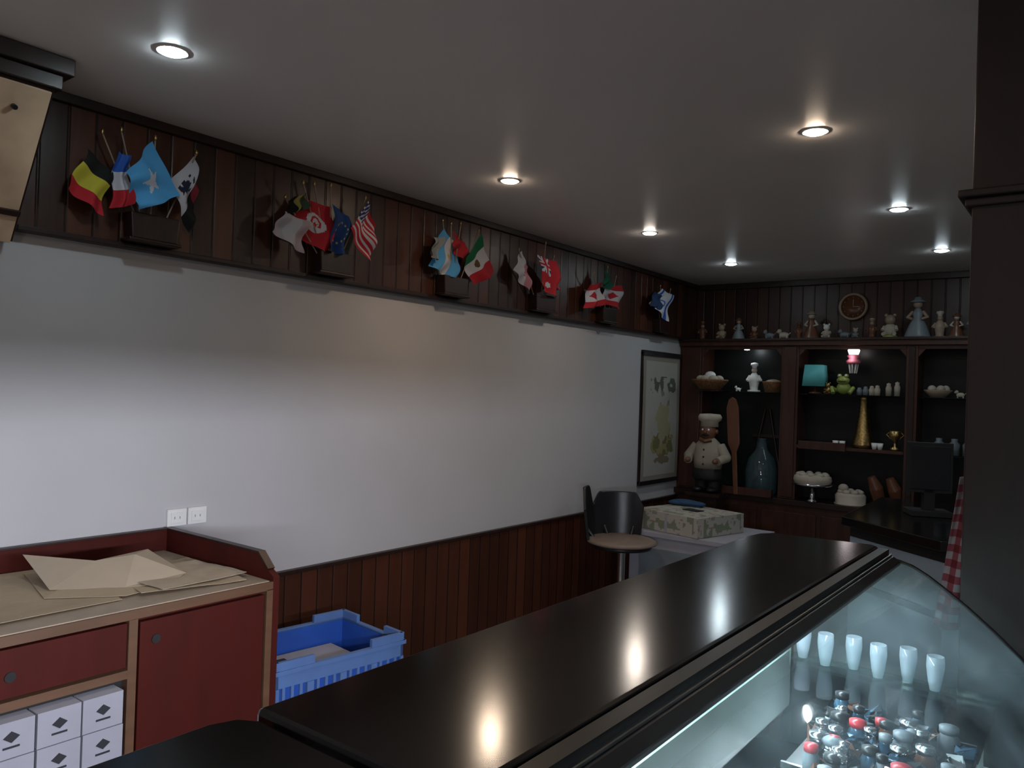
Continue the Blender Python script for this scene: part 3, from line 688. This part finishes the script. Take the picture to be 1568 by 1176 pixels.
def plate(b,k):
    b.lathe([(.0,0),(.03,0),(.045,.012),(.043,.015),(.0,.006)],(2.48,1.80-.22*k,.832),WHITE,24); b.ball((2.48,1.80-.22*k,.86),(.03,.04,.025),[CREAM,WHITE,GREEN,TAN][k%4],12)
multi("cake_plate",9,plate)

# ---------------------------------------------------------------- wooden post
b=B("wooden_post"); q=.007
b.box(2.775-q,2.97,2.10,2.30,0,2.6,POSTW)
b.box(2.762-q,2.985,2.088,2.312,2.062,2.082,POSTW); b.box(2.748-q,3.0,2.074,2.326,2.082,2.10,POSTW)
b.box(2.757-q,2.99,2.08,2.32,0,.14,POSTW)
b.done(.004)
b=B("checked_tea_towel")
def towel(u,v):
    x=2.86+(-.13-.055*v)*(1-u); return (x,2.345+.018*math.sin(u*14+v*2)+.01*v,1.41-.40*v+.02*u*(1-v))
def gingham(u,v):
    a=int(u*10)%2; c=int(v*20)%2
    return [(.22,.19,.20),(.17,.04,.055),(.09,.01,.015)][a+c]
b.grid(towel,40,60,VC,gingham); b.cyl((2.80,2.302,1.405),(2.80,2.36,1.405),.006,.006,CHROME,8); b.done(solid=.002)

# ---------------------------------------------------------------- far service counter with till
b=B("service_counter")
pl=[(1.86,4.65),(2.42,4.20),(2.85,4.30),(2.85,5.75),(1.82,5.80)]
ins=[(1.90,4.68),(2.43,4.25),(2.82,4.34),(2.82,5.72),(1.86,5.76)]
b.prism(pl,.90,.95,CTOP); b.prism(ins,.84,.90,BLKM); b.prism(ins,.60,.84,PALEBLUE); b.prism(ins,.56,.60,BLKM); b.prism(ins,.08,.56,PALEBLUE); b.prism(ins,0,.08,BLKM)
b.done(.004)
b=B("till_monitor"); b.T=Matrix.Translation((2.22,5.1,.952))@Matrix.Rotation(math.radians(25),4,'Z')
b.box(-.11,.11,-.08,.10,0,.03,BLKM); b.box(-.03,.03,-.02,.03,.03,.16,BLKM); b.box(-.12,.12,-.02,.03,.13,.42,BLKM); b.box(-.105,.105,-.023,-.02,.15,.40,BLK); b.done(.006)

# ---------------------------------------------------------------- lights: fluorescent strip of the case, daylight
def area(name,loc,rot,sx,sy,e,c,spread=180):
    L=D.lights.new(name,'AREA'); L.shape='RECTANGLE'; L.size=sx; L.size_y=sy; L.energy=e; L.color=c; L.spread=math.radians(spread)
    o=D.objects.new(name,L); o.location=loc; o.rotation_euler=rot; S.collection.objects.link(o)
area("case_strip_light",(2.50,.65,1.200),(0,math.radians(84),0),.02,2.4,52,(.84,.87,1))
area("case_interior_light",(2.57,.65,1.208),(0,math.radians(-8),0),.03,2.4,17,(.74,.90,1))
W=D.worlds.new("world"); S.world=W; W.use_nodes=True
W.node_tree.nodes['Background'].inputs[0].default_value=(.74,.80,1,1); W.node_tree.nodes['Background'].inputs[1].default_value=.10

# ---------------------------------------------------------------- camera
cam=D.cameras.new("camera"); co=D.objects.new("camera",cam); S.collection.objects.link(co)
co.matrix_world=Matrix.Translation((3.03,0,1.6))@Matrix.Rotation(math.radians(37.2),4,'Z')@Matrix.Rotation(math.radians(90.35),4,'X')@Matrix.Rotation(math.radians(2.0),4,'Z')
cam.lens=36*1200/1568; cam.sensor_width=36; cam.clip_start=.02
S.camera=co
